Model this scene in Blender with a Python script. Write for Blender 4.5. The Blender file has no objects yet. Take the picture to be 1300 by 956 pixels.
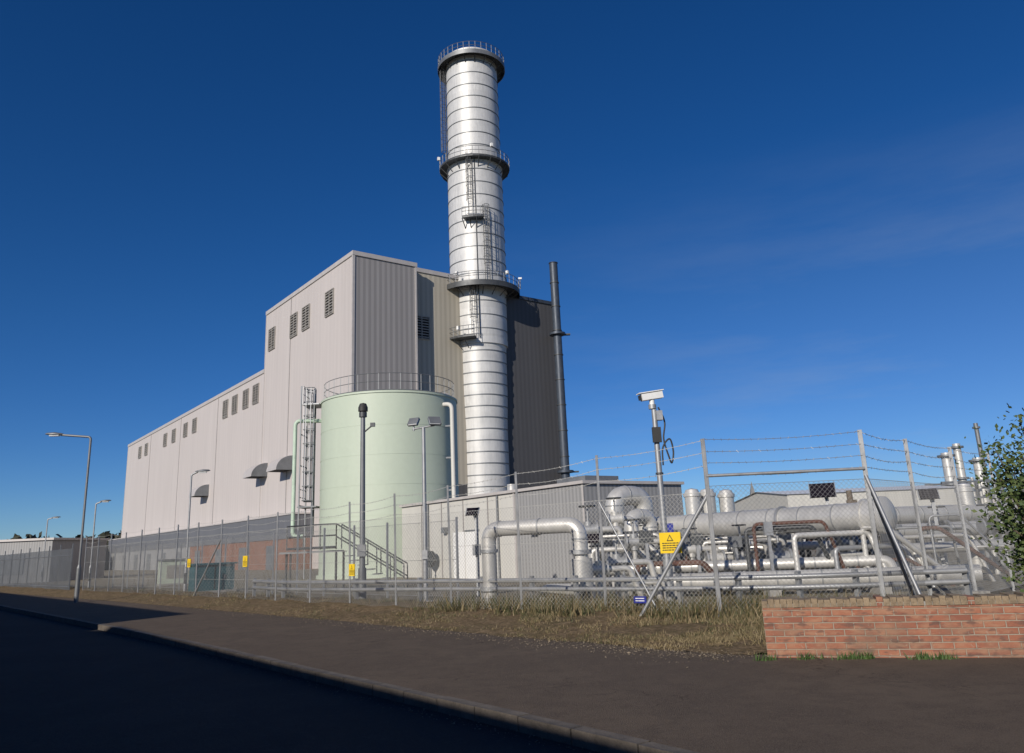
import bpy, math, random
from mathutils import Vector, Matrix, Quaternion
from mathutils import noise as mn
random.seed(7)
R=random.random
def U(a,b): return a+(b-a)*random.random()
D=math.radians
# ------------------------------------------------------------------ materials
def newmat(name):
    m=bpy.data.materials.new(name); m.use_nodes=True
    nt=m.node_tree; return m,nt,nt.nodes['Principled BSDF']
def N(nt,t,**k):
    n=nt.nodes.new(t)
    for a,b in k.items(): setattr(n,a,b)
    return n
def math_(nt,op,a,b=None,c=None):
    n=nt.nodes.new('ShaderNodeMath'); n.operation=op
    for i,x in enumerate((a,b,c)):
        if x is None: continue
        if isinstance(x,(int,float)): n.inputs[i].default_value=x
        else: nt.links.new(x,n.inputs[i])
    return n.outputs[0]
def mixc(nt,fac,a,b,blend='MIX'):
    n=nt.nodes.new('ShaderNodeMix'); n.data_type='RGBA'; n.blend_type=blend
    for i,x in ((0,fac),(6,a),(7,b)):
        if isinstance(x,(int,float)): n.inputs[i].default_value=x
        elif isinstance(x,(tuple,list)): n.inputs[i].default_value=(*x[:3],1)
        else: nt.links.new(x,n.inputs[i])
    return n.outputs[2]
def noise(nt,vec,scale,detail=5,rough=.6):
    n=N(nt,'ShaderNodeTexNoise'); n.inputs['Scale'].default_value=scale
    n.inputs['Detail'].default_value=detail; n.inputs['Roughness'].default_value=rough
    if vec is not None: nt.links.new(vec,n.inputs['Vector'])
    return n.outputs['Fac']
def ramp(nt,x,a,b,lo=0.,hi=1.):
    n=N(nt,'ShaderNodeMapRange'); nt.links.new(x,n.inputs[0])
    n.inputs[1].default_value=a;n.inputs[2].default_value=b;n.inputs[3].default_value=lo;n.inputs[4].default_value=hi
    return n.outputs[0]
def scalev(nt,vec,s):
    n=N(nt,'ShaderNodeVectorMath',operation='MULTIPLY'); nt.links.new(vec,n.inputs[0]); n.inputs[1].default_value=s
    return n.outputs[0]
def bump(nt,b,h,strength,dist=.02):
    n=N(nt,'ShaderNodeBump'); n.inputs['Strength'].default_value=strength; n.inputs['Distance'].default_value=dist
    nt.links.new(h,n.inputs['Height']); nt.links.new(n.outputs[0],b.inputs['Normal'])
def simple(name,col,rough=.6,metal=0.,var=.18,scale=1.5,streak=False,bumpd=0.,bscale=40,spec=None):
    m,nt,b=newmat(name)
    tc=N(nt,'ShaderNodeTexCoord').outputs['Object']
    v=scalev(nt,tc,(1,1,.12)) if streak else tc
    n1=noise(nt,v,scale); n2=noise(nt,tc,scale*9)
    f=math_(nt,'ADD',math_(nt,'MULTIPLY',n1,.7),math_(nt,'MULTIPLY',n2,.3))
    f=ramp(nt,f,.3,.7)
    dark=tuple(c*(1-var*1.4) for c in col); light=tuple(min(1,c*(1+var)) for c in col)
    nt.links.new(mixc(nt,f,dark,light),b.inputs['Base Color'])
    b.inputs['Metallic'].default_value=metal
    nt.links.new(ramp(nt,n1,.3,.7,max(0,rough-.08),min(1,rough+.08)),b.inputs['Roughness'])
    if spec is not None: b.inputs['Specular IOR Level'].default_value=spec
    if bumpd: bump(nt,b,noise(nt,tc,bscale),.6,bumpd)
    return m
def cladding(name,col,period,ribamt,jointz=0.,var=.1,rough=.55,tone=.12):
    m,nt,b=newmat(name)
    tc=N(nt,'ShaderNodeTexCoord').outputs['Object']
    sp=N(nt,'ShaderNodeSeparateXYZ'); nt.links.new(tc,sp.inputs[0])
    s=math_(nt,'ADD',sp.outputs[0],sp.outputs[1])
    ph=math_(nt,'MULTIPLY',s,1/period)
    fr=math_(nt,'FRACT',ph)
    rib=ramp(nt,math_(nt,'ABSOLUTE',math_(nt,'SUBTRACT',fr,.5)),.2,.3)
    n1=noise(nt,scalev(nt,tc,(1,1,.1)),.5); n2=noise(nt,scalev(nt,tc,(1,1,.06)),3)
    f=ramp(nt,math_(nt,'ADD',math_(nt,'MULTIPLY',n1,.6),math_(nt,'MULTIPLY',n2,.4)),.3,.7)
    wn=N(nt,'ShaderNodeTexWhiteNoise',noise_dimensions='1D')
    nt.links.new(math_(nt,'FLOOR',math_(nt,'MULTIPLY',s,1/(period*4))),wn.inputs['W'])
    c=mixc(nt,f,tuple(x*(1-var) for x in col),tuple(x*(1+var) for x in col))
    c=mixc(nt,ramp(nt,wn.outputs['Value'],0,1,0,tone),c,tuple(x*.6 for x in col))
    c=mixc(nt,math_(nt,'MULTIPLY',rib,ribamt),c,tuple(x*.55 for x in col))
    if jointz:
        fz=math_(nt,'FRACT',math_(nt,'MULTIPLY',sp.outputs[2],1/jointz))
        j=math_(nt,'LESS_THAN',fz,.02)
        c=mixc(nt,math_(nt,'MULTIPLY',j,.3),c,tuple(x*.5 for x in col))
    # rain streaking / grime
    g1=noise(nt,scalev(nt,tc,(1,1,.03)),1.7,6,.7)
    c=mixc(nt,ramp(nt,g1,.55,.75,0,.22),c,tuple(x*.55 for x in col))
    nt.links.new(c,b.inputs['Base Color'])
    b.inputs['Roughness'].default_value=rough
    return m
def brickmat(name,c1=(.33,.13,.075),c2=(.22,.085,.055),mortar=(.33,.28,.22)):
    m,nt,b=newmat(name)
    tc=N(nt,'ShaderNodeTexCoord').outputs['Object']
    sp=N(nt,'ShaderNodeSeparateXYZ'); nt.links.new(tc,sp.inputs[0])
    cb=N(nt,'ShaderNodeCombineXYZ')
    wob=math_(nt,'MULTIPLY',noise(nt,tc,3,2),.012)
    nt.links.new(math_(nt,'ADD',sp.outputs[0],sp.outputs[1]),cb.inputs[0]); nt.links.new(math_(nt,'ADD',sp.outputs[2],wob),cb.inputs[1])
    br=N(nt,'ShaderNodeTexBrick'); nt.links.new(cb.outputs[0],br.inputs['Vector'])
    br.inputs['Scale'].default_value=1; br.inputs['Brick Width'].default_value=.228; br.inputs['Row Height'].default_value=.075
    br.inputs['Mortar Size'].default_value=.007; br.inputs['Mortar Smooth'].default_value=.3; br.inputs['Bias'].default_value=0
    br.inputs['Color1'].default_value=(*c1,1);br.inputs['Color2'].default_value=(*c2,1);br.inputs['Mortar'].default_value=(*mortar,1)
    n1=noise(nt,scalev(nt,tc,(4,4,13)),1.0,3,.5); n2=noise(nt,tc,1.5,7,.65)
    c=mixc(nt,ramp(nt,n1,.45,.62,0,.6),br.outputs['Color'],(.36,.21,.13))
    n4=noise(nt,scalev(nt,tc,(4.4,4.4,13.3)),1.3,2,.5)
    c=mixc(nt,ramp(nt,n4,.55,.66,0,.75),c,(.12,.07,.055))
    c=mixc(nt,ramp(nt,n2,.5,.68,0,.6),c,(.15,.115,.085))
    n3=noise(nt,tc,14,4,.7)
    c=mixc(nt,ramp(nt,n3,.6,.72,0,.5),c,(.42,.36,.29))
    nt.links.new(c,b.inputs['Base Color']); b.inputs['Roughness'].default_value=.9
    h=math_(nt,'SUBTRACT',math_(nt,'MULTIPLY',noise(nt,tc,30),.6),br.outputs['Fac'])
    bump(nt,b,h,.9,.015)
    return m
def silvermat(name,seam,col=(.62,.62,.63),metal=.45,rough=.38):
    m,nt,b=newmat(name)
    tc=N(nt,'ShaderNodeTexCoord').outputs['Object']
    n1=noise(nt,tc,.7); n2=noise(nt,scalev(nt,tc,(1,1,.2)),5)
    f=ramp(nt,math_(nt,'ADD',math_(nt,'MULTIPLY',n1,.5),math_(nt,'MULTIPLY',n2,.5)),.3,.7)
    sp=N(nt,'ShaderNodeSeparateXYZ'); nt.links.new(tc,sp.inputs[0])
    c=mixc(nt,f,tuple(x*.80 for x in col),tuple(min(1,x*1.1) for x in col))
    if seam:
        wn=N(nt,'ShaderNodeTexWhiteNoise',noise_dimensions='1D')
        nt.links.new(math_(nt,'FLOOR',math_(nt,'MULTIPLY',sp.outputs[2],1/seam)),wn.inputs['W'])
        c=mixc(nt,ramp(nt,wn.outputs['Value'],0,1,0,.22),c,tuple(x*.65 for x in col))
        g1=noise(nt,scalev(nt,tc,(1,1,.05)),2.2,5,.7)
        c=mixc(nt,ramp(nt,g1,.52,.75,0,.3),c,tuple(x*.55 for x in col))
    nt.links.new(c,b.inputs['Base Color']); b.inputs['Metallic'].default_value=metal
    nt.links.new(ramp(nt,n2,.3,.7,rough-.08,rough+.12),b.inputs['Roughness'])
    bump(nt,b,noise(nt,tc,3,3),.3,.02)
    return m
M={}
M['wall']=cladding('pale_cladding',(.52,.48,.46),.9,.06,0,.06,.6,.05)
M['ribbed']=cladding('grey_ribbed_cladding',(.33,.315,.31),.62,.5,0,.08)
M['beige']=cladding('beige_cladding',(.47,.43,.35),.62,.35,0,.1)
M['darkclad']=cladding('slate_cladding',(.085,.084,.088),.62,.3,0,.1)
M['plinth']=cladding('plinth_cladding',(.15,.155,.17),.4,.3,0,.1)
M['lowclad']=cladding('annex_ribbed_cladding',(.32,.32,.32),.24,.5,0,.08)
M['panel']=cladding('annex_panel',(.56,.55,.51),1.2,.06,0,.06)
M['trim']=simple('trim_metal',(.50,.47,.45),.5,.1,.08)
M['joint']=simple('joint_strip',(.27,.255,.25),.6)
M['louvre']=simple('louvre_blade',(.33,.31,.28),.5,.1)
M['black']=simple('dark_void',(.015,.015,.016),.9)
M['roof']=simple('roof_sheet',(.22,.22,.22),.7)
M['stack']=silvermat('stack_aluminium',1.45,(.62,.62,.61),.15,.48)
M['pipe']=silvermat('pipe_aluminium',0,(.60,.59,.56),.38,.42)
M['dsteel']=simple('dark_steel',(.08,.085,.09),.5,.4)
M['steel']=simple('painted_grey_steel',(.20,.21,.22),.5,.4)
M['galv']=simple('galvanised_steel',(.36,.37,.38),.5,.5,.15,4)
M['wire']=simple('galvanised_wire',(.42,.42,.40),.5,.3)
M['tank']=simple('tank_green_paint',(.48,.545,.44),.55,0,.06,.35,True)
M['gpipe']=simple('green_pipe_paint',(.48,.60,.48),.5)
M['flue']=simple('flue_blue_steel',(.06,.075,.10),.5,.3)
M['rust']=simple('rusty_steel',(.12,.06,.045),.8,.1,.4,6)
M['wood']=simple('weathered_wood',(.16,.13,.10),.9,0,.3,8)
M['yellow']=simple('yellow_sign_paint',(.80,.55,.02),.5,0,.05)
M['blue']=simple('blue_sign_paint',(.02,.03,.25),.5)
M['white']=simple('white_paint',(.78,.78,.76),.4,0,.06)
M['print']=simple('sign_print',(.03,.03,.03),.6)
M['solar']=simple('solar_glass',(.02,.015,.02),.15,.2)
M['teal']=simple('teal_cabinet',(.03,.10,.12),.5)
M['glass']=simple('lamp_glass',(.55,.56,.55),.2)
M['conc']=simple('concrete',(.30,.29,.27),.9,0,.2,2,False,.01)
M['kerb']=simple('kerb_stone',(.13,.11,.09),.9,0,.35,5,False,.01)
M['brick']=brickmat('old_brick')
M['brick2']=brickmat('plinth_brick',c1=(.28,.10,.06),c2=(.20,.065,.045))
M['coping']=simple('weathered_coping',(.25,.19,.125),.95,0,.45,7,False,.02)
M['bark']=simple('bark',(.10,.075,.05),.95)
M['stone']=simple('loose_stone',(.22,.18,.13),.95,0,.5,9)
def groundmat(name,cols,scales,rough=.95,bd=.03,bs=25,cracks=False):
    m,nt,b=newmat(name)
    tc=N(nt,'ShaderNodeTexCoord').outputs['Object']
    c=cols[0]
    for i,(cc,s) in enumerate(zip(cols[1:],scales)):
        c=mixc(nt,ramp(nt,noise(nt,tc,s,8,.65),.42,.6),c,cc)
    h=noise(nt,tc,bs,6,.7)
    if cracks:
        v=N(nt,'ShaderNodeTexVoronoi',feature='DISTANCE_TO_EDGE'); v.inputs['Scale'].default_value=.45
        w=N(nt,'ShaderNodeTexNoise'); w.inputs['Scale'].default_value=1.6; w.inputs['Detail'].default_value=8; nt.links.new(tc,w.inputs['Vector'])
        a=N(nt,'ShaderNodeVectorMath',operation='MULTIPLY_ADD'); nt.links.new(w.outputs['Color'],a.inputs[0]); a.inputs[1].default_value=(1.3,1.3,1.3); nt.links.new(tc,a.inputs[2])
        nt.links.new(a.outputs[0],v.inputs['Vector'])
        cr=ramp(nt,v.outputs['Distance'],.0,.006,.55,0)
        cr=math_(nt,'MULTIPLY',cr,ramp(nt,noise(nt,tc,.35,3),.48,.56))
        c=mixc(nt,cr,c,(.02,.017,.014))
        sp_=noise(nt,tc,160,2,.5)
        c=mixc(nt,ramp(nt,sp_,.62,.72,0,.7),c,tuple(min(1,x*2.6) for x in cols[0]))
        c=mixc(nt,ramp(nt,noise(nt,tc,9,6,.7),.55,.75,0,.45),c,tuple(x*1.5 for x in cols[1]))
    nt.links.new(c,b.inputs['Base Color']); b.inputs['Roughness'].default_value=rough
    b.inputs['Specular IOR Level'].default_value=.15
    bump(nt,b,h,.9,bd)
    return m
M['ground']=groundmat('rough_ground',[(.10,.085,.05),(.17,.14,.085),(.07,.075,.035),(.2,.17,.12)],[.15,.6,4])
M['yard']=groundmat('yard_gravel',[(.22,.195,.15),(.14,.125,.08),(.29,.26,.21)],[.5,6])
M['verge']=groundmat('verge_soil',[(.21,.145,.08),(.13,.105,.05),(.29,.21,.125),(.11,.08,.045)],[.9,5,18],.95,.05,12)
M['asphalt']=groundmat('road_asphalt',[(.035,.035,.037),(.05,.05,.05),(.028,.028,.03)],[.4,60],.9,.008,160,True)
M['pave']=groundmat('pavement_asphalt',[(.092,.069,.052),(.125,.095,.07),(.075,.057,.044),(.16,.128,.10)],[.4,3,110],.95,.012,110,True)
def leafmat(name,a,b2,c3,sc=1.5):
    m,nt,b=newmat(name)
    tc=N(nt,'ShaderNodeTexCoord').outputs['Object']
    g=N(nt,'ShaderNodeNewGeometry')
    c=mixc(nt,ramp(nt,noise(nt,tc,sc),.35,.65),a,b2)
    c=mixc(nt,math_(nt,'MULTIPLY',g.outputs['Random Per Island'],.7),c,c3)
    nt.links.new(c,b.inputs['Base Color']); b.inputs['Roughness'].default_value=.7
    return m
M['straw']=leafmat('dry_grass',(.22,.16,.08),(.12,.105,.045),(.31,.245,.145))
M['weed']=leafmat('weeds',(.07,.075,.028),(.13,.10,.05),(.05,.07,.022))
M['leaf']=leafmat('bush_leaf',(.035,.07,.02),(.06,.10,.03),(.11,.13,.03),3)
M['green']=leafmat('green_tuft',(.04,.08,.02),(.05,.10,.02),(.08,.12,.03))
M['far']=leafmat('distant_foliage',(.05,.055,.035),(.035,.04,.025),(.07,.065,.045),.2)
# ------------------------------------------------------------------ mesh builder
COL=bpy.context.scene.collection
class MB:
    def __init__(s): s.v=[];s.f=[];s.mi=[];s.sm=[];s.mats=[]
    def m(s,k):
        if k not in s.mats: s.mats.append(k)
        return s.mats.index(k)
    def add(s,vs,fs,mat,smooth=False):
        o=len(s.v); s.v+= [tuple(p) for p in vs]; k=s.m(mat)
        for f in fs: s.f.append(tuple(i+o for i in f)); s.mi.append(k); s.sm.append(smooth)
    def box(s,c,size,mat,rz=0,rot=None):
        x,y,z=[q/2 for q in size]
        pts=[Vector(p) for p in [(-x,-y,-z),(x,-y,-z),(x,y,-z),(-x,y,-z),(-x,-y,z),(x,-y,z),(x,y,z),(-x,y,z)]]
        if rot is None: rot=Matrix.Rotation(rz,3,'Z')
        c=Vector(c)
        s.add([rot@p+c for p in pts],[(0,3,2,1),(4,5,6,7),(0,1,5,4),(1,2,6,5),(2,3,7,6),(3,0,4,7)],mat)
    def b2(s,lo,hi,mat): s.box([(a+b)/2 for a,b in zip(lo,hi)],[b-a for a,b in zip(lo,hi)],mat)
    def tube(s,pts,r,mat,seg=8,caps=True,closed=False):
        pts=[Vector(p) for p in pts]; n=len(pts)
        rs=r if isinstance(r,(list,tuple)) else [r]*n
        def tan(i):
            if closed: return (pts[(i+1)%n]-pts[i-1]).normalized()
            a=pts[max(i-1,0)];b=pts[min(i+1,n-1)]; return (b-a).normalized()
        t=tan(0); up=Vector((0,0,1)) if abs(t.z)<.9 else Vector((1,0,0))
        x=t.cross(up).normalized(); vs=[]
        for i in range(n):
            t2=tan(i); q=t.rotation_difference(t2); x=(q@x); x=(x-t2*x.dot(t2)).normalized(); t=t2
            y=t.cross(x)
            for k in range(seg):
                a=2*math.pi*k/seg; vs.append(pts[i]+(x*math.cos(a)+y*math.sin(a))*rs[i])
        fs=[]
        for i in range(n if closed else n-1):
            j=(i+1)%n
            for k in range(seg):
                l=(k+1)%seg; fs.append((i*seg+k,i*seg+l,j*seg+l,j*seg+k))
        s.add(vs,fs,mat,seg>4)
        if caps and not closed:
            s.add(vs[:seg],[tuple(range(seg))[::-1]],mat); s.add(vs[-seg:],[tuple(range(seg))],mat)
    def cyl(s,a,b,r,mat,seg=12,r1=None): s.tube([a,b],[r,r if r1 is None else r1],mat,seg)
    def wire(s,a,b,r,mat): s.tube([a,b],r,mat,3,False)
    def ring(s,c,Rr,r,mat,seg=48,rs=5,a0=0,a1=360):
        full=abs(a1-a0)>=360; n=seg if full else max(3,int(seg*abs(a1-a0)/360))
        pts=[(c[0]+Rr*math.cos(D(a0+(a1-a0)*i/n)),c[1]+Rr*math.sin(D(a0+(a1-a0)*i/n)),c[2]) for i in range(n if full else n+1)]
        s.tube(pts,r,mat,rs,True,full)
    def lathe(s,prof,mat,c=(0,0),seg=48,a0=0,a1=360,smooth=True):
        full=abs(a1-a0)>=360; n=seg; m=n if full else n+1
        for (ra,za),(rb,zb) in zip(prof,prof[1:]):
            vs=[]
            for r,z in ((ra,za),(rb,zb)):
                for k in range(m):
                    a=D(a0+(a1-a0)*k/n); vs.append((c[0]+r*math.cos(a),c[1]+r*math.sin(a),z))
            fs=[]
            for k in range(n):
                l=(k+1)%m if full else k+1
                fs.append((k,l,m+l,m+k))
            s.add(vs,fs,mat,smooth)
    def build(s,name,loc=(0,0,0),rz=0,parent=None):
        me=bpy.data.meshes.new(name); me.from_pydata(s.v,[],s.f); 
        for k in s.mats: me.materials.append(M[k])
        me.polygons.foreach_set('material_index',s.mi); me.polygons.foreach_set('use_smooth',s.sm); me.update()
        o=bpy.data.objects.new(name,me); COL.objects.link(o); o.location=loc; o.rotation_euler=(0,0,rz)
        if parent: o.parent=parent
        return o
def empty(name,loc=(0,0,0),rz=0):
    o=bpy.data.objects.new(name,None); COL.objects.link(o); o.location=loc; o.rotation_euler=(0,0,rz); o.empty_display_size=.3; return o
def fillet(pts,r,n=6):
    pts=[Vector(p) for p in pts]; out=[pts[0]]
    for i in range(1,len(pts)-1):
        a,b,c=pts[i-1],pts[i],pts[i+1]; d1=(a-b).normalized(); d2=(c-b).normalized()
        p=b+d1*r;q=b+d2*r
        for k in range(n+1):
            t=k/n; out.append(p*(1-t)**2+b*2*t*(1-t)+q*t*t)
    out.append(pts[-1]); return out
def catmull(P,n=8):
    P=[Vector(p) for p in P]; Q=[P[0]*2-P[1]]+P+[P[-1]*2-P[-2]]; out=[]
    for i in range(1,len(Q)-2):
        for k in range(n):
            t=k/n; a,b,c,d=Q[i-1],Q[i],Q[i+1],Q[i+2]
            out.append(.5*((2*b)+(c-a)*t+(2*a-5*b+4*c-d)*t*t+(3*b-a-3*c+d)*t**3))
    out.append(P[-1]); return out
def offset(P,d):
    out=[]
    for i,p in enumerate(P):
        t=(P[min(i+1,len(P)-1)]-P[max(i-1,0)]).normalized(); out.append(p+Vector((t.y,-t.x))*d)
    return out
def ladder(b,base,z0,z1,ang,mat,cage=True,w=.45):
    o=Vector((math.cos(D(ang)),math.sin(D(ang)),0)); s=Vector((-o.y,o.x,0)); p=Vector((base[0],base[1],0))
    for k in (-1,1): b.cyl(p+s*w/2*k+Vector((0,0,z0)),p+s*w/2*k+Vector((0,0,z1)),.035,mat,5)
    z=z0
    while z<z1:
        b.wire(p-s*w/2+Vector((0,0,z)),p+s*w/2+Vector((0,0,z)),.02,mat); z+=.35
    if cage:
        z=z0+2.2; r=.42
        arc=lambda zz:[p+o*(r*math.sin(D(a))*1.5)+s*(r*math.cos(D(a)))+Vector((0,0,zz)) for a in range(0,181,22)]
        while z<=z1+.01:
            b.tube(arc(z),.03,mat,4); z+=.9
        for a in (22,56,90,124,158):
            q=p+o*(r*math.sin(D(a))*1.5)+s*(r*math.cos(D(a)))
            b.wire(q+Vector((0,0,z0+2.2)),q+Vector((0,0,z1)),.025,mat)
def railing(b,pts,h,mat,n=None,r=.03,closed=False):
    L=[Vector(p) for p in pts]
    for p in L: b.wire(p,p+Vector((0,0,h)),r,mat)
    for k in (1,.55):
        b.tube([p+Vector((0,0,h*k)) for p in L],r,mat,4,True,closed)
    b.tube([p+Vector((0,0,.08)) for p in L],.05,mat,4,True,closed)
# ------------------------------------------------------------------ ground, road, pavement
g=MB(); g.add([(-1500,-600,0),(1500,-600,0),(1500,2500,0),(-1500,2500,0)],[(0,1,2,3)],'ground'); g.build('ground')
def strip(A,B,z,mat,name,z2=None):
    b=MB(); n=len(A); z2=z if z2 is None else z2
    b.add([(p.x,p.y,z) for p in A]+[(p.x,p.y,z2) for p in B],[(i,i+1,n+i+1,n+i) for i in range(n-1)],mat)
    return b.build(name)
K=catmull([(-90,113.6),(-45,61),(-19.3,30.7),(-7.5,16.8),(-2.7,10.8),(.8,6.4),(5,1),(12,-8),(30,-30)])
W=catmull([(-90,116),(-45,63.8),(-17.4,33.4),(-4.8,19.2),(.41,13.2),(2.9,10.6),(7.8,9.1),(18,6.6),(40,0)])
sg=1 if (offset(K,8)[30]-Vector((-20,0))).length<(offset(K,-8)[30]-Vector((-20,0))).length else -1
Kr=offset(K,8*sg)
strip(K,Kr,.004,'asphalt','road')
strip(offset(K,-.13*sg),W,.125,'pave','pavement')
def kerb(P,o1,o2,name):
    b=MB(); A=offset(P,o1);B=offset(P,o2); n=len(A)
    for i in range(n-1):
        L=(A[i+1]-A[i]).length; m=max(1,int(L/.9))
        for k in range(m):
            t0=(k+.012)/m;t1=(k+.988)/m; zz=.128+U(-.006,.004)
            q=[A[i].lerp(A[i+1],t0),A[i].lerp(A[i+1],t1),B[i].lerp(B[i+1],t1),B[i].lerp(B[i+1],t0)]
            vs=[(p.x,p.y,-.02) for p in q]+[(p.x,p.y,zz) for p in q]
            b.add(vs,[(4,5,6,7),(0,1,5,4),(1,2,6,5),(2,3,7,6),(3,0,4,7)],'kerb')
    return b.build(name)
kerb(K,0,-.135*sg,'kerb'); kerb(Kr,0,.135*sg,'kerb')
strip(offset(K,8.13*sg),offset(K,10.2*sg),.122,'pave','pavement')
VA=catmull([(-90,116),(-45,63.8),(-17.4,33.4),(-4.8,19.2),(.41,13.2),(2.9,10.6)],40)
VB=catmull([(-89,122),(-43.8,68.5),(-20.4,42),(-1.6,21.2),(3.,17.4),(8,14.8)],40)
def vz(x,y,v):
    base=.13+.16*math.sin(min(1,v*1.6)*math.pi*.5)-.25*max(0,v-.6)
    return base+.07*mn.noise(Vector((x*.9,y*.9,0)))*min(1,v*5)+.05*mn.noise(Vector((x*3,y*3,3)))*min(1,v*5)
def vp(u,v):
    i=min(int(u),len(VA)-2);t=u-i
    a=VA[i].lerp(VA[i+1],t);c=VB[i].lerp(VB[i+1],t)
    if v<.05: a=a+(a-c).normalized()*(.12+.14*mn.noise(Vector((a.x*1.5,a.y*1.5,5)))+.06*mn.noise(Vector((a.x*5,a.y*5,5))))
    p=a.lerp(c,v); return Vector((p.x,p.y,vz(p.x,p.y,v) if v>0 else .129))
b=MB(); nv=14; vs=[];fs=[]
for i in range(len(VA)):
    for j in range(nv+1): vs.append(vp(min(i,len(VA)-1.001),j/nv))
for i in range(len(VA)-1):
    for j in range(nv): q=i*(nv+1)+j; fs.append((q,q+nv+1,q+nv+2,q+1))
b.add(vs,fs,'verge',True)
b.build('grass_verge')
b=MB(); b.add([(3.0,10.62,.135),(4.75,10.02,.135),(8.85,8.85,.135),(14,7.4,.135),(14,14,.05),(7,15.5,.05),(3,14.6,.135)],[(0,1,2,3,4,5,6)],'verge'); b.build('grass_verge')
b=MB(); b.add([(p.x,p.y,.006) for p in VB[20:]]+[(60,30,.006),(60,170,.006),(-90,170,.006)],[tuple(range(len(VB[20:])+3))],'yard'); b.build('gravel_yard')
def blade(b,p,h,w,mat,lean=.4):
    a=U(0,6.28); dx,dy=math.cos(a)*w/2,math.sin(a)*w/2; l=U(0,lean)*h; c=U(0,6.28)
    lx,ly=math.cos(c)*l,math.sin(c)*l
    b.add([(p[0]-dx,p[1]-dy,p[2]),(p[0]+dx,p[1]+dy,p[2]),(p[0]+lx,p[1]+ly,p[2]+h)],[(0,1,2)],mat)
b=MB()
for i in range(13000):
    u=len(VA)-1-abs(random.gauss(0,1))*55-R()*8
    if u<20 or u>len(VA)-1.01: continue
    v=U(0,.98); p=vp(u,v)
    d=mn.noise(Vector((p.x*.7,p.y*.7,9)))+.5*mn.noise(Vector((p.x*2.2,p.y*2.2,2)))
    if d<-.1+R()*.4-(.05 if v<.1 else 0): continue
    tall=.045+.06*v+(.10 if v>.4 and R()<.2 else 0)
    g2=mn.noise(Vector((p.x*.4,p.y*.4,33)))
    for k in range(6):
        blade(b,(p.x+U(-.1,.1),p.y+U(-.1,.1),p.z-.02),tall*U(.5,1.5),U(.012,.022),'straw' if R()<.62-g2 else 'weed',1.3)
for i in range(1500):
    x=U(3,10); y=U(11.0,14.5)
    for k in range(5): blade(b,(x+U(-.1,.1),y+U(-.1,.1),.11),U(.08,.3),U(.012,.022),'straw',1.)
b.build('dry_grass')
b=MB()
for i in range(420):
    u=len(VA)-1-R()*75-.02; v=U(.40,.75); p=vp(u,v); h=U(.12,.45)
    for k in range(16): blade(b,(p.x+U(-.13,.13),p.y+U(-.13,.13),p.z-.02),h*U(.5,1.1),U(.012,.03),'weed' if R()<.6 else 'straw',.8)
b.build('weeds')
# loose stones and grit at the pavement edges
b=MB()
def stone(x,y,z,s):
    q=[Vector((U(-1,1),U(-1,1),U(-.3,.6))).normalized()*s*U(.6,1) for _ in range(5)]; o=Vector((x,y,z))
    b.add([o+k for k in q],[(0,1,2),(0,2,3),(0,3,1),(1,2,4),(2,3,4),(3,1,4)],'stone')
for i in range(2600):
    u=len(VA)-1-abs(random.gauss(0,1))*60
    if u<10: continue
    a=VA[min(int(u),len(VA)-1)]; c=VB[min(int(u),len(VA)-1)]; d=(a-c).normalized(); off=abs(random.gauss(0,.35))+.05
    stone(a.x+d.x*off+U(-.3,.3),a.y+d.y*off+U(-.3,.3),.13,U(.006,.022))
KA=offset(K,.12*sg)
for i in range(900):
    k=random.randint(16,46); t=R(); a=KA[k].lerp(KA[k+1],t); stone(a.x+random.gauss(0,.07),a.y+random.gauss(0,.07),.008,U(.005,.015))
b.build('loose_grit')
# ------------------------------------------------------------------ main power station building
BR=D(37.3); bl=(-15.98,76.35,0)
bd=empty('power_station_building',bl,BR)
H1=31.5;H2=24.0;H3=30.0
b=MB()
b.b2((0,0,0),(.3,25,H1),'wall'); b.b2((0,25,0),(.3,102,H2),'wall')
b.build('pale_facade_wall',parent=bd)
b=MB()
b.b2((.302,-.02,0),(7.4,.3,H1),'ribbed'); b.b2((7.1,.3,0),(7.39,1.5,H1),'ribbed')
b.build('ribbed_end_wall',parent=bd)
b=MB(); b.b2((7.4,1.2,8),(17,1.5,H1),'beige'); b.build('recessed_end_wall',parent=bd)
b=MB(); b.b2((17,0,0),(26.6,24.9,H3),'darkclad'); b.b2((7.4,1.25,0),(17,1.5,8),'darkclad'); b.build('slate_wing',parent=bd)
b=MB(); b.b2((.3,.3,0),(7.1,25,H1-.3),'roof'); b.b2((7.1,1.5,0),(17,24.8,H1-.3),'roof'); b.b2((.3,25,0),(25,101.9,H2-.3),'wall')
b.build('building_core',parent=bd)
b=MB()
b.b2((-.12,-.14,H1-.35),(.35,25.05,H1+.12),'trim'); b.b2((.35,-.14,H1-.35),(7.5,.32,H1+.12),'trim'); b.b2((7.5,1.08,H1-.35),(17.1,1.6,H1+.12),'trim')
b.b2((-.12,25.05,H2-.35),(.35,102.1,H2+.12),'trim'); b.b2((16.9,-.13,H3-.3),(26.75,.3,H3+.1),'flue')
b.b2((-.1,-.11,0),(.16,.14,H1-.35),'trim'); b.b2((7.25,-.1,0),(7.45,.2,H1-.35),'trim')
b.b2((-.06,24.9,5),(.1,25.05,H1-.35),'trim'); b.b2((-.06,101.9,5),(.1,102.05,H2-.35),'trim')
for y in (16.6,43.5,63,83): b.b2((-.04,y,5.6),(.1,y+.14,(H1 if y<25 else H2)-.35),'joint')
b.build('trim',parent=bd)
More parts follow.
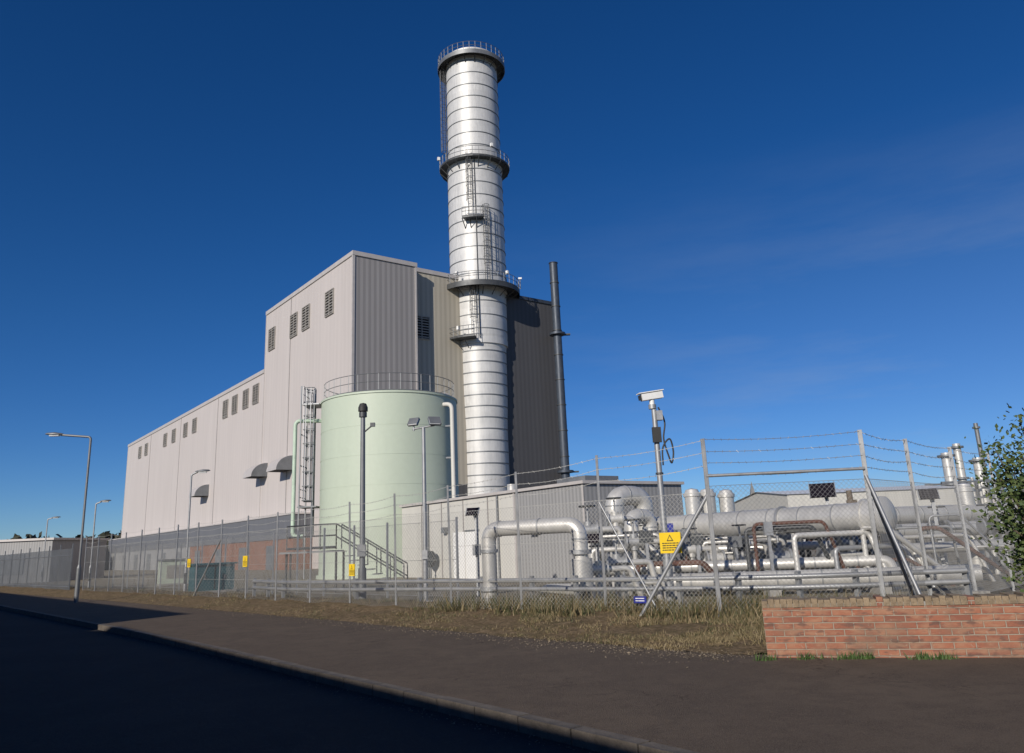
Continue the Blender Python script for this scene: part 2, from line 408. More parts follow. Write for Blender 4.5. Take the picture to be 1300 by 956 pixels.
def louvre(b,x,y,z,w,h,face='x'):
    def bx(lo,hi,m):
        if face=='x': b.b2((x-hi[1],y+lo[0],z+lo[2]),(x-lo[1],y+hi[0],z+hi[2]),m)
        else: b.b2((x+lo[0],y-hi[1],z+lo[2]),(x+hi[0],y-lo[1],z+hi[2]),m)
    bx((-w/2,.0,0),(w/2,.03,h),'black')
    for a,c in (((-w/2-.1,0,-.1),(-w/2,.16,h+.1)),((w/2,0,-.1),(w/2+.1,.16,h+.1)),((-w/2,0,-.1),(w/2,.16,0)),((-w/2,0,h),(w/2,.16,h+.1)),((-.05,.03,0),(.05,.15,h))): bx(a,c,'louvre')
    n=int(h/.3)
    for i in range(n): bx((-w/2,.03,(i+.35)*h/n),(w/2,.13,(i+.7)*h/n),'louvre')
b=MB()
for y,z in ((22.7,26.2),(15.6,26.2),(12,26.2),(5.6,26.2)): louvre(b,0,y,z,1.9,2.6)
for y in (27.8,31.6,36,40): louvre(b,0,y,20.3,1.9,2.3)
for y in (55,60,67,72.5,86,91): louvre(b,0,y,20.3,1.9,2.0)
louvre(b,8.7,1.2,23.6,1.8,2.4,'y')
b.build('louvres',parent=bd)
b=MB()
for y,z,w in ((24.3,10.6,3.0),(16.3,10.6,3.0),(47.5,10,3.0)):
    prof=[(0,1.6)]+[(-1.9*math.sin(D(a))-.05,1.6*math.cos(D(a))) for a in range(10,91,10)]
    for sgn in (-1,1):
        vs=[(px,y+sgn*w/2,z+pz) for px,pz in prof]+[(0,y+sgn*w/2,z)]
        b.add(vs,[tuple(range(len(vs)))],'steel')
    for i in range(len(prof)-1):
        (a,c),(e,f_)=prof[i],prof[i+1]
        b.add([(a,y-w/2,z+c),(a,y+w/2,z+c),(e,y+w/2,z+f_),(e,y-w/2,z+f_)],[(0,1,2,3)],'trim',True)
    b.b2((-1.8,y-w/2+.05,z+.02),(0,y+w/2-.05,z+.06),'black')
b.build('ventilation_hoods',parent=bd)
b=MB()
b.b2((-2.2,9,3.1),(0,102,5.5),'plinth'); b.b2((-2.1,9,0),(0,46,3.1),'brick2'); b.b2((-2.1,46,0),(0,101.9,3.1),'lowclad'); b.b2((-2.3,8.9,5.5),(.0,102.1,5.65),'trim')
for y in range(14,100,9): b.b2((-2.16,y,.0),(-2.1,y+2.4,2.5),'steel')
b.build('brick_plinth',parent=bd)
b=MB(); b.b2((8.3,.9,14.5),(11.5,1.2,17.5),'black'); b.b2((8.1,.8,17.5),(11.7,1.2,17.7),'trim'); b.b2((8.1,.8,14.3),(11.7,1.2,14.5),'steel')
b.build('loading_opening',parent=bd)
# ------------------------------------------------------------------ stack
SX,SY=-3.65,88.
st=empty('exhaust_stack',(SX,SY,0))
ZT=61.0
prof=[(2.75,0),(2.75,14),(2.9,18),(2.95,23),(3.15,24.5),(3.2,30),(3.3,31),(3.3,45.6),(3.22,46.5),(3.2,ZT),(3.05,ZT),(3.05,58)]
b=MB(); b.lathe(prof,'stack',seg=64); b.lathe([(3.04,59),(0,59)],'black'); b.build('shaft',parent=st)
def rad(z):
    for (r0,z0),(r1,z1) in zip(prof,prof[1:]):
        if z0<=z<=z1: return r0+(r1-r0)*(z-z0)/(z1-z0)
    return 3.2
b=MB(); z=1.4
while z<59.8:
    r=rad(z); w=.045 if z>24 else .055
    b.lathe([(r-.01,z-w),(r+.06,z-w),(r+.06,z+w),(r-.01,z+w)],'steel',seg=64)
    z+=1.62 if z>24 else 1.25
for z in (45.9,30.2,23.8): r=rad(z); b.lathe([(r,z-.35),(r+.12,z-.35),(r+.12,z+.35),(r,z+.35)],'stack',seg=64)
b.build('stiffening_rings',parent=st)
def platform(b,z,ri,ro,a0=0,a1=360,n=36,h=1.15):
    b.lathe([(ri,z-.12),(ro,z-.12),(ro,z+.06),(ri,z+.06),(ri,z-.12)],'dsteel',seg=n,a0=a0,a1=a1,smooth=False)
    k=int(n/1.0); pts=[(ro*math.cos(D(a0+(a1-a0)*i/k)),ro*math.sin(D(a0+(a1-a0)*i/k)),z) for i in range(k+(0 if abs(a1-a0)>=360 else 1))]
    railing(b,pts,h,'steel',closed=abs(a1-a0)>=360,r=.035)
    for i in range(0,k,2):
        a=D(a0+(a1-a0)*i/k); c,s=math.cos(a),math.sin(a)
        b.tube([(ri*c,ri*s,z-1.1),(ro*c,ro*s,z-.15)],.06,'dsteel',4)
b=MB()
platform(b,60.0,3.2,4.15); platform(b,45.9,3.25,4.25); platform(b,30.2,3.25,4.75)
platform(b,24.0,3.15,4.6,150,265,14)
b.lathe([(4.2,59.5),(4.25,59.5),(4.25,60.05),(4.2,60.05)],'steel'); b.lathe([(4.8,29.7),(4.82,29.7),(4.82,30.3),(4.8,30.3)],'dsteel')
b.build('platforms',parent=st)
b=MB()
def lad(ang,r,z0,z1,cage=True): ladder(b,(r*math.cos(D(ang)),r*math.sin(D(ang))),z0,z1,ang,'dsteel',cage,.55)
lad(192,3.4,46,60.8); lad(262,3.5,38.2,46.5); lad(290,3.6,30.3,39.8); lad(262,3.45,24,30.5); lad(205,3.1,15,24)
platform(b,38.2,3.3,4.3,250,285,6)
for a in (272,): b.cyl((3.36*math.cos(D(a)),3.36*math.sin(D(a)),24),(3.36*math.cos(D(a)),3.36*math.sin(D(a)),46),.06,'dsteel',5)
b.build('ladders',parent=st)
b=MB()
for z,a in ((47.2,300),(31.6,320),(31.4,240),(46.9,200),(25,240)): b.box((4.5*math.cos(D(a)),4.5*math.sin(D(a)),z),(.3,.25,.4),'white',D(a))
b.cyl((4.9,-.6,30.3),(4.9,-.6,31.6),.05,'steel',5); b.box((4.9,-.6,31.6),(.4,.2,.2),'white')
b.build('obstruction_lights',parent=st)
fl=MB(); fl.cyl((0,0,0),(0,0,34.6),.5,'flue',20); fl.ring((0,0,34.6),.53,.05,'flue',20)
for z in (25.5,9.2): fl.lathe([(.5,z),(.95,z),(.95,z+.25),(.5,z+.25)],'flue',seg=20); fl.box((.8,.3,z+.1),(1.5,.5,.15),'dsteel')
for z in range(2,34,3): fl.lathe([(.5,z),(.57,z),(.57,z+.1),(.5,z+.1)],'dsteel',seg=20)
fl.build('boiler_flue',(5.45,91,0))
# ------------------------------------------------------------------ tank
TX,TY,TR,TH=-8.35,52,4.45,10.95
tk=empty('storage_tank',(TX,TY,0))
b=MB(); b.lathe([(TR+.15,0),(TR+.15,.2),(TR,.22),(TR,TH),(TR+.06,TH),(TR+.06,TH+.12),(TR-.05,TH+.12),(0,TH+.7)],'tank',seg=96)
for z in [1.8*i for i in range(1,6)]: b.lathe([(TR,z-.02),(TR+.012,z-.02),(TR+.012,z+.02),(TR,z+.02)],'tank',seg=96)
b.build('shell',parent=tk)
b=MB(); railing(b,[(4.3*math.cos(D(a)),4.3*math.sin(D(a)),TH+.1) for a in range(0,360,9)],1.15,'steel',closed=True,r=.022)
ladder(b,(-4.75,-1.3),2.6,12.0,200,'galv',True,.5); ladder(b,(-4.9,-.3),2.6,12.2,190,'steel',True,.5)
b.box((-4.9,-.8,TH-.0),(1.1,1.6,.08),'galv')
railing(b,[(-5.4,-1.6,TH),(-5.4,-.8,TH),(-5.4,0,TH)],1.2,'galv'); railing(b,[(-5.5,-1.6,4.4),(-5.5,0,4.4)],1.1,'steel'); b.box((-5,-.8,4.4),(1.2,1.7,.08),'steel')
for x,y in ((-5.5,-1.6),(-5.5,0)): b.cyl((x,y,0),(x,y,TH+1.2),.05,'galv',6)
for z in (7,9): b.box((-5.5,-.8,z),(.06,1.6,.06),'galv')
b.build('access_ladders',parent=tk)
b=MB(); b.tube(fillet([(-4.2,-1,9.9),(-5.9,-1.4,9.9),(-5.9,-1.4,2.6),(-5.2,-1.4,2.6)],.35),.13,'gpipe',10)
b.tube(fillet([(3.6,-2.2,10.4),(4.35,-2.5,10.4),(4.35,-2.5,0)],.4),.14,'panel',10)
for z in (3,5,7,9): b.box((4.15,-2.4,z),(.5,.12,.1),'steel')
b.build('fill_pipes',parent=tk)
# ------------------------------------------------------------------ small annex building
SR=D(36)
def S(a,bb,z=0): return Vector((a*math.cos(SR)-bb*math.sin(SR),a*math.sin(SR)+bb*math.cos(SR),z))
ax=empty('control_building',S(22.14,25.8),SR)
b=MB(); b.b2((0,0,0),(6,5.06,3.95),'lowclad'); b.build('ribbed_section',parent=ax)
b=MB(); b.b2((.01,5.06,0),(6,16.4,3.95),'panel'); b.build('panel_section',parent=ax)
b=MB(); b.b2((-.12,-.12,3.95),(6.1,16.5,4.08),'trim'); b.b2((-.04,5.0,0),(.05,5.12,3.95),'trim')
b.b2((-.03,0,0),(.02,.1,3.9),'trim')
for y in (7.3,9.6,11.8,14): b.b2((-.02,y,0),(.03,y+.06,3.95),'joint')
b.b2((-.05,8.2,0),(.03,9.4,2.3),'white'); b.b2((-.07,8.15,2.3),(.03,9.45,2.38),'steel'); b.b2((-.06,9.5,0),(.02,10.6,2.3),'white')
b.b2((-.3,3.2,2.0),(0,3.7,2.5),'steel'); b.b2((-.25,11.2,2.3),(0,11.5,2.6),'steel')
b.cyl((-.08,6.4,0),(-.08,6.4,3.9),.05,'steel',8); b.cyl((-.08,13.2,0),(-.08,13.2,3.9),.05,'steel',8)
b.b2((1,1,4.08),(3,3,4.4),'steel'); b.cyl((2,8,4.05),(2,8,4.6),.25,'pipe',12)
b.build('doors_and_trim',parent=ax)
b=MB(); b.cyl((-.5,12.4,1.0),(-.3,12.4,1.0),.42,'dsteel',20); b.ring((-.5,12.4,1.0),.3,.03,'steel',20); b.cyl((-.4,12.4,0),(-.4,12.4,.6),.06,'steel',8); b.build('extract_fan',parent=ax)
# ------------------------------------------------------------------ pipework
def flange(b,p,d,r,w=.05,mat='galv'):
    p=Vector(p);d=Vector(d).normalized(); b.cyl(p-d*w,p+d*w,r,mat,20)
def clad_pipe(b,pts,r,fr=.5,seg=20,mat='pipe',seams=1.1):
    P=fillet(pts,fr,8); b.tube(P,r,mat,seg)
    pts=[Vector(p) for p in pts]
    for a,c in zip(pts,pts[1:]):
        L=(c-a).length; d=(c-a)/L; k=fr+.01
        while k<L-fr+.3:
            b.cyl(a+d*(k-.02),a+d*(k+.02),r+.014,'galv',seg); k+=seams
def valve(b,x,y,z,s=1,mat='dsteel'):
    b.cyl((x,y,z-.22*s),(x,y,z+.22*s),.12*s,mat,12); b.cyl((x-.2*s,y,z),(x+.2*s,y,z),.16*s,mat,12)
    for k in (-1,1): b.cyl((x+k*.2*s,y,z),(x+k*.25*s,y,z),.24*s,'galv',14)
    b.cyl((x,y,z+.2*s),(x,y,z+.65*s),.03*s,'galv',6)
    b.ring((x,y,z+.62*s),.22*s,.025*s,'dsteel',16)
    for a in (0,90): b.cyl((x-.22*s*math.cos(D(a)),y-.22*s*math.sin(D(a)),z+.62*s),(x+.22*s*math.cos(D(a)),y+.22*s*math.sin(D(a)),z+.62*s),.015*s,'dsteel',5)
def stand(b,x,y,z,w=.5,mat='galv',rz=SR):
    c,s=math.cos(rz),math.sin(rz)
    for k in (-1,1): b.box((x+k*w*c,y+k*w*s,z/2),(.1,.1,z),mat,rz)
    b.box((x,y,z),(2*w+.2,.12,.12),mat,rz); b.box((x,y,.05),(2*w+.4,.4,.1),'conc',rz)
pg=empty('main_gas_pipeline')
b=MB()
p0=S(20.85,11.9,1.93);p1=S(20.85,21.6,1.93)
d=(p1-p0).normalized()
clad_pipe(b,[p0,p1,p1+Vector((.75,.3,0))],.38,.3)
b.cyl(p0-d*.02,p0+d*.12,.50,'pipe',28); b.cyl(p0+d*.12,p0+d*.55,.43,'pipe',28); b.cyl(p0+d*.5,p0+d*.58,.47,'pipe',28)
b.tube([p0-d*.02,p0-d*.10,p0-d*.14],[.49,.40,.12],'pipe',28)
for k in (3.2,6.4,9.2): b.cyl(p0+d*k,p0+d*(k+.08),.43,'galv',24)
for k in (1.4,5,8.6): q=p0+d*k; stand(b,q.x,q.y,1.5)
b.build('insulated_pipe',parent=pg)
b=MB()
clad_pipe(b,[(3.25,27.5,0),(3.25,27.5,3.05),(4.35,28.2,3.05),(4.35,28.2,1.6)],.33,.5)
clad_pipe(b,[(3.6,26.3,0),(3.6,26.3,2.3),(4.3,26.8,2.3),(4.3,26.8,.4)],.24,.35)
for x,y,z in ((3.25,27.5,.9),(3.25,27.5,2.0),(4.35,28.2,2.1)): flange(b,(x,y,z),(0,0,1),.42,.06)
b.build('arched_pipes',parent=pg)
ip=empty('gas_inlet_pipework')
b=MB()
clad_pipe(b,[(-.80,20.4,0),(-.80,20.4,1.98),(1.40,19.3,1.98),(1.40,19.3,.35)],.185,.32)
flange(b,(-.80,20.4,.55),(0,0,1),.26,.05); flange(b,(1.4,19.3,1.35),(0,0,1),.27,.05); flange(b,(-.8,20.4,1.45),(0,0,1),.22,.04)
b.cyl((1.4,19.3,.55),(1.4,19.3,1.2),.27,'pipe',20); b.cyl((1.4,19.3,.25),(1.4,19.3,.55),.2,'dsteel',16)
b.tube(fillet([(1.4,19.3,.5),(.5,19.8,.5),(.5,19.8,0)],.2),.14,'pipe',14)
b.build('riser_loop',parent=ip)
b=MB()
random.seed(21)
for (x,y,z,s) in ((1.9,20.2,.9,.9),(2.5,21.5,1.0,1),(2.6,21,.5,.8),(3.2,23,1.5,1),(5.2,25,1.2,1),(5.9,25,.9,1.1),(6.6,24.5,1.3,.9),(7.4,23.5,.9,1.2),(8.6,23,.9,1),(4.3,24,.7,1),(9.6,24,1.2,1),(10.6,25,.9,1),(2.0,23.8,1.9,1.1),(2.9,24.6,2.2,1)):
    valve(b,x,y,z,s,random.choice(['dsteel','pipe','pipe','galv'])); b.cyl((x,y,0),(x,y,z-.2),.07,'pipe',10)
    b.tube(fillet([(x,y,z),(x+U(.5,1.1),y+.1,z),(x+1.1,y+.2,0)],.12),.08*s,'pipe',10)
for i in range(46):
    x=U(1.6,12);y=U(21.5,29); zt=U(.5,1.9)
    b.tube(fillet([(x,y,0),(x,y,zt),(x+U(.4,2.4),y+U(-.6,.6),zt),(x+2.5,y,0.)],.15,4),U(.03,.09),random.choice(['pipe','galv','dsteel','pipe','dsteel','rust']),8)
for i in range(22):
    x=U(2,12);y=U(22,28);z=U(.7,1.7); b.box((x,y,z/2),(.08,.08,z),'galv'); b.box((x,y,z+.15),(U(.2,.4),.15,U(.25,.4)),random.choice(['steel','steel','galv','dsteel','blue','trim']))
b.build('valves_and_small_bore',parent=ip)
b=MB()
clad_pipe(b,[(3.2,22.6,.42),(11.2,20.2,.42)],.21,.3); clad_pipe(b,[(2.4,24.0,.75),(9.9,22.0,.75),(9.9,22.0,0)],.15,.3)
clad_pipe(b,[(5.5,27,1.15),(10.5,25,1.15),(10.5,25,.1)],.13,.3)
for x,y in ((4,22.36),(6.5,21.6),(9,20.86)): b.box((x,y,.1),(.3,.6,.2),'conc')
b.build('ground_level_pipes',parent=ip)
rp=empty('outlet_pipework')
b=MB()
clad_pipe(b,[(12.8,28.5,2.0),(20,31,2.0),(20,31,0)],.3,.4); clad_pipe(b,[(12.3,27.2,1.45),(19,29.5,1.45)],.24,.4); clad_pipe(b,[(11,24.5,.95),(19,26,.95)],.16,.3)
for x,y in ((14,28.3),(17,29.5)): stand(b,x,y,1.6)
clad_pipe(b,[(10.95,24.2,0),(10.95,24.2,1.6)],.27,.1); flange(b,(10.95,24.2,.9),(0,0,1),.36); flange(b,(10.95,24.2,1.62),(0,0,1),.36)
for x in (13.6,15.2,16.9): valve(b,x,26.4,1.5,1.1); b.cyl((x,26.4,0),(x,26.4,1.4),.08,'pipe',10)
b.build('outlet_pipes',parent=rp)
for (x,y,h,r) in ((6.9,32,3.45,.3),(7.6,32.4,3.45,.3),(8.45,32.8,3.4,.3),(16.6,30,3.1,.28)):
    b=MB(); b.lathe([(0,0),(r*1.3,0),(r*1.3,.1),(r,.12),(r,h-.35),(r*1.15,h-.33),(r*1.15,h-.2),(r,h-.2),(r*.8,h-.06),(0,h)],'pipe',seg=24)
    b.lathe([(r,h*.5),(r+.03,h*.5),(r+.03,h*.5+.06),(r,h*.5+.06)],'galv',seg=24); b.box((0,-r-.06,h*.6),(.3,.1,.2),'steel'); b.build('filter_vessel',(x,y,0))
b=MB(); 
for i in range(5):
    for j in (0,1): b.box((i*.9,j*1.1,.8),(.1,.1,1.6),'rust')
for z in (.7,1.2,1.6):
    for j in (0,1): b.box((1.8,j*1.1,z),(3.7,.08,.1),'rust')
for i in range(6): q=.3+i*.6; b.cyl((q,0,U(.4,.7)),(q,.0,U(1.7,2.1)),.09,random.choice(['galv','dsteel','pipe']),10)
b.build('pipe_rack',(6.6,27.5,0),D(-12))
# ------------------------------------------------------------------ stairs, guard rail, cabinets
b=MB()
railing(b,[(-9.8,34,1.7),(-9,33.6,1.7),(-8.2,33.2,1.7),(-7.5,33,1.7)],1.0,'dsteel',r=.03)
for o in (0,1.0):
    pts=[Vector((-7.5+i*.55,33+o,1.7-i*.34)) for i in range(6)]
    for p in pts: b.wire(p,p+Vector((0,0,1)),.03,'dsteel')
    for k in (1,.5): b.tube([p+Vector((0,0,k)) for p in pts],.03,'dsteel',5)
for i in range(9): b.box((-7.4+i*.3,33.5,1.6-i*.19),(.28,.9,.04),'steel')
b.box((-8.7,33.9,1.62),(2.4,1.2,.08),'steel')
for x,y in ((-9.8,34),(-7.5,33),(-9.8,34.6),(-7.5,34.4)): b.cyl((x,y,0),(x,y,1.6),.05,'dsteel',6)
b.build('access_stairs')
b=MB(); P=catmull([(-9,27.5),(-6.3,24.2),(-1,20.4),(2.2,17.9),(5.4,16.1),(8.4,15.6)],6)
for dz in (.55,.75):
    pts=[(p.x,p.y,dz) for p in P]; b.tube(pts,.055,'galv',6)
for i,p in enumerate(P):
    if i%2==0: b.box((p.x,p.y+.06,.42),(.09,.09,.85),'galv',SR)
b.build('guard_rail')
b=MB(); b.b2((-.9,-.5,.1),(.9,.5,1.25),'teal'); b.b2((-1,-.6,1.25),(1,.6,1.33),'teal'); b.b2((-1,-.6,0),(1,.6,.1),'conc'); b.b2((-.02,-.52,.15),(.02,-.49,1.2),'print')
for x in (-.45,.45): b.b2((x-.03,-.54,.6),(x+.03,-.5,.8),'steel')
b.build('electrical_cabinet',(-14.6,38.5,0),SR)
b=MB(); b.b2((-.8,-.5,.1),(.8,.5,1.5),'tank'); b.b2((-.9,-.6,1.5),(.9,.6,1.6),'steel'); b.b2((-.9,-.6,0),(.9,.6,.1),'conc'); b.b2((-.5,-.52,.4),(.5,-.5,1.2),'louvre'); b.build('electrical_cabinet',(-22.2,52,0),SR)
# ------------------------------------------------------------------ fence
def lerp_path(P,step):
    out=[P[0]]; 
    for a,c in zip(P,P[1:]):
        L=(c-a).length; n=max(1,round(L/step))
        for k in range(1,n+1): out.append(a.lerp(c,k/n))
    return out
near=[Vector(p) for p in ((3.34,14.16),(1.55,15.54),(-.04,16.8),(-1.6,18.25),(-3.06,19.8))]
far=lerp_path([near[-1],Vector((-21.9,40.8))],2.2)[1:]
far2=lerp_path([far[-1],Vector((-46,67.5))],2.5)[1:]
posts=near+far
tops=[3.3,3.2,3.08,2.98,2.92]+[2.85]*len(far)
rightp=[Vector(p) for p in ((3.34,14.16),(6.08,14.0),(7.75,15.8),(9.75,17.9),(11.7,19.8),(13.7,21.8),(15.7,23.8),(17.7,25.8))]
def chain(b,P,Q,z0,z1,sp,r=.0028):
    d=(Q-P); w=d.length; d=d/w; h=z1-z0
    pt=lambda s,z: (P.x+d.x*s,P.y+d.y*s,z0+z)
    c=-h
    while c<w:
        s0=max(c,0);s1=min(c+h,w)
        if s1>s0:
            b.wire(pt(s0,s0-c),pt(s1,s1-c),r,'wire'); b.wire(pt(s0,h-(s0-c)),pt(s1,h-(s1-c)),r,'wire')
        c+=sp
def barbed(b,P,Q,zp,zq,barbs=True):
    n=5; pts=[]
    sag=U(.02,.07)
    for i in range(n+1):
        t=i/n; p=P.lerp(Q,t); pts.append((p.x,p.y,zp+(zq-zp)*t-sag*math.sin(t*math.pi)))
    b.tube(pts,.005,'wire',3,False)
    if barbs:
        L=(Q-P).length; k=int(L/.13)
        for i in range(k):
            t=(i+.5)/k; p=P.lerp(Q,t); z=zp+(zq-zp)*t-sag*math.sin(t*math.pi)
            a=U(0,6); b.wire((p.x-.02*math.cos(a),p.y-.02*math.sin(a),z-.02),(p.x+.02*math.cos(a),p.y+.02*math.sin(a),z+.02),.004,'wire')
def fencepost(b,p,h,big=False):
    w=.075 if big else .055
    c=D(-40)+U(-.06,.06); lean=Matrix.Rotation(U(-.012,.012),3,'Y')@Matrix.Rotation(c,3,'Z')
    b.box((p.x,p.y,h/2),(w,.008,h),'galv',rot=lean)
    o=lean@Vector((-w/2+.004,.02,0)); b.box((p.x+o.x,p.y+o.y,h/2),(.008,w,h),'galv',rot=lean)
    if big: b.box((p.x,p.y,.1),(.4,.4,.2),'conc')
fe=empty('chain_link_fence')
b=MB(); w=MB(); m=MB()
for i,p in enumerate(posts): fencepost(b,p,tops[i]+U(-.03,.03),i in (0,))
for i in range(len(posts)-1):
    P,Q=posts[i],posts[i+1]; near_=i<8
    chain(m,P,Q,.12,2.35,.085 if near_ else .13,.0025 if near_ else .0034)
    for z in (.14,.85,1.6,2.34): w.wire((P.x,P.y,z),(Q.x,Q.y,z),.004,'wire')
    for k in (.05,.27,.5): barbed(w,P,Q,tops[i]-k,tops[i+1]-k,near_)
for i,p in enumerate(rightp[1:],1): fencepost(b,p,3.3,i<4)
for i in range(len(rightp)-1):
    P,Q=rightp[i],rightp[i+1]
    chain(m,P,Q,.1,2.45,.085,.0025)
    for z in (.12,.85,1.6,2.44): w.wire((P.x,P.y,z),(Q.x,Q.y,z),.004,'wire')
    for k in (.03,.25,.45,.65): barbed(w,P,Q,3.3-k,3.3-k)
b.tube([(3.34,14.16,2.62),(6.08,14.0,2.62)],.03,'galv',6)
b.tube([(3.34,14.2,2.3),(1.95,14.7,.1)],.035,'galv',6); b.tube([(6.08,14,2.5),(7.2,15.2,.1)],.035,'galv',6); b.tube([(1.55,15.54,2.3),(2.5,14.8,.1)],.02,'galv',5)
b.tube([(6.08,14,2.5),(6.3,12.9,.1)],.03,'galv',6)
b.tube([posts[9].to_3d()+Vector((0,0,2.2)),posts[10].to_3d()+Vector((-.2,.2,.1))],.03,'galv',5)
b.build('posts',parent=fe); m.build('mesh',parent=fe); w.build('barbed_wire',parent=fe)
b=MB()
for i,p in enumerate(far2): b.box((p.x,p.y,1.3),(.07,.05,2.6),'steel',D(-48))
for P,Q in zip(far2,far2[1:]):
    L=(Q-P).length; n=int(L/.16); a=math.atan2(Q.y-P.y,Q.x-P.x)
    for k in range(n):
        p=P.lerp(Q,(k+.5)/n); b.box((p.x,p.y,1.2),(.07,.012,2.3),'steel',a)
    for z in (.4,2.0): b.tube([(P.x,P.y,z),(Q.x,Q.y,z)],.025,'steel',4)
b.build('palisade_fence')
b=MB(); ip_=[Vector(p) for p in ((-26,52),(-22,47.5),(-18,43),(-14,38.5),(-10.5,34.5),(-7.5,31),(-4.6,28),(-2,25.5))]; ip_=lerp_path(ip_,2.6)
for p in ip_: b.box((p.x,p.y,1.25),(.06,.06,2.5),'galv',.6)
for P,Q in zip(ip_,ip_[1:]):
    for z in (.1,1.2,2.4): b.wire((P.x,P.y,z),(Q.x,Q.y,z),.008,'wire')
    chain(b,P,Q,.1,2.4,.16,.003)
b.build('inner_fence')
# ------------------------------------------------------------------ signs
def sign(name,loc,w,h,mat,rz,lines=4):
    b=MB(); b.box((0,0,0),(w,.015,h),mat); b.box((0,.012,0),(w*.9,.01,.03),'galv')
    if mat=='yellow':
        b.add([(-.16*w,-.0105,h*.08),(.16*w,-.0105,h*.08),(0,-.0105,h*.40)],[(0,1,2)],'print')
        b.add([(-.10*w,-.0135,h*.12),(.10*w,-.0135,h*.12),(0,-.0135,h*.33)],[(0,1,2)],'yellow')
        for i in range(lines):
            z=-h*.02-i*h*.11
            x=-w*.4
            while x<w*.38:
                l=U(.03,.09); b.box((x+l/2,-.0095,z),(l*.8,.003,h*.05),'print'); x+=l
    else:
        for i in range(2): b.box((0,-.0095,h*(.2-.35*i)),(w*.7,.003,h*.12),'white')
    return b.build(name,loc,rz)
sign('warning_sign',(2.68,14.60,1.50),.42,.36,'yellow',D(-38))
sign('warning_sign',(-4.42,21.28,1.12),.26,.30,'yellow',D(-45))
sign('warning_sign',(-8.9,26.25,1.42),.30,.34,'yellow',D(-45))
sign('warning_sign',(-12.2,29.9,1.42),.26,.3,'yellow',D(-45))
sign('information_sign',(2.12,15.05,.52),.26,.12,'blue',D(-38))
# ------------------------------------------------------------------ poles
def cam_housing(b,x,y,z,ang,s=1.):
    c,sn=math.cos(ang),math.sin(ang); rot=Matrix.Rotation(ang,3,'Z')@Matrix.Rotation(D(8),3,'Y')
    b.box((x,y,z),(.52*s,.17*s,.15*s),'white',rot=rot); b.box((x+.03*c,y+.03*sn,z+.1*s),(.62*s,.21*s,.02*s),'white',rot=rot)
    b.box((x+.29*s*c,y+.29*s*sn,z-.035),(.03*s,.13*s,.11*s),'print',rot=rot)
    b.cyl((x,y,z-.22*s),(x,y,z-.06*s),.06*s,'white',10); b.cyl((x,y,z-.3*s),(x,y,z-.2*s),.09*s,'galv',12)
b=MB(); b.cyl((0,0,0),(0,0,4.5),.075,'galv',14,.06); b.cyl((0,0,0),(0,0,1.1),.1,'galv',14); b.box((0,0,.04),(.4,.4,.08),'conc')
cam_housing(b,-.03,0,4.82,D(190),1.0); b.box((.1,-.05,4.35),(.14,.16,.22),'galv')
b.tube(catmull([(.1,-.02,4.55),(.22,-.02,4.2),(.16,-.04,3.8),(.24,-.05,3.4),(.3,-.03,3.25),(.36,-.02,3.5),(.3,-.03,3.8),(.12,-.05,3.6),(.09,-.06,3.2)],6),.02,'print',6)
b.box((0,-.09,3.9),(.2,.08,.35),'print'); b.cyl((0,0,3.0),(0,0,3.04),.09,'dsteel',12)
b.build('cctv_camera_pole',(3.25,18.3,0))
b=MB(); b.cyl((0,0,0),(0,0,5.6),.09,'steel',14,.07); b.cyl((0,0,0),(0,0,1.1),.12,'steel',14); b.box((0,0,.05),(.5,.5,.1),'conc')
b.cyl((0,0,5.6),(0,0,5.75),.12,'dsteel',14); b.lathe([(0,6.05),(.1,6.02),(.15,5.9),(.15,5.78),(0,5.75)],'print',seg=16)
b.tube([(0,0,5.1),(.25,0,5.3)],.025,'dsteel',6); b.box((.3,0,5.35),(.14,.1,.12),'dsteel'); b.box((0,-.1,1.6),(.25,.12,.35),'steel')
b.build('dome_camera_pole',(-4.72,24.2,0))
b=MB(); b.cyl((0,0,0),(0,0,5.2),.07,'galv',14,.055); b.tube([(-.35,0,5.15),(.35,0,5.25)],.03,'galv',6); b.box((0,0,.05),(.4,.4,.1),'conc')
rt=Matrix.Rotation(D(-35),3,'X')
for x,s in ((-.3,1),(.35,1.1)):
    q=Matrix.Rotation(D(25 if x>0 else -25),3,'Z')@rt
    b.box((x,0,5.38),(.34*s,.1,.26*s),'steel',rot=q); b.box((x,-.055,5.36),(.3*s,.03,.22*s),'glass',rot=q); b.box((x,.05,5.38),(.12,.08,.12),'steel',rot=q)
b.cyl((-.3,.0,5.1),(-.3,0,5.3),.03,'galv',6); b.box((0,-.08,1.4),(.16,.1,.25),'galv')
b.build('floodlight_pole',(-2.85,24.2,0))
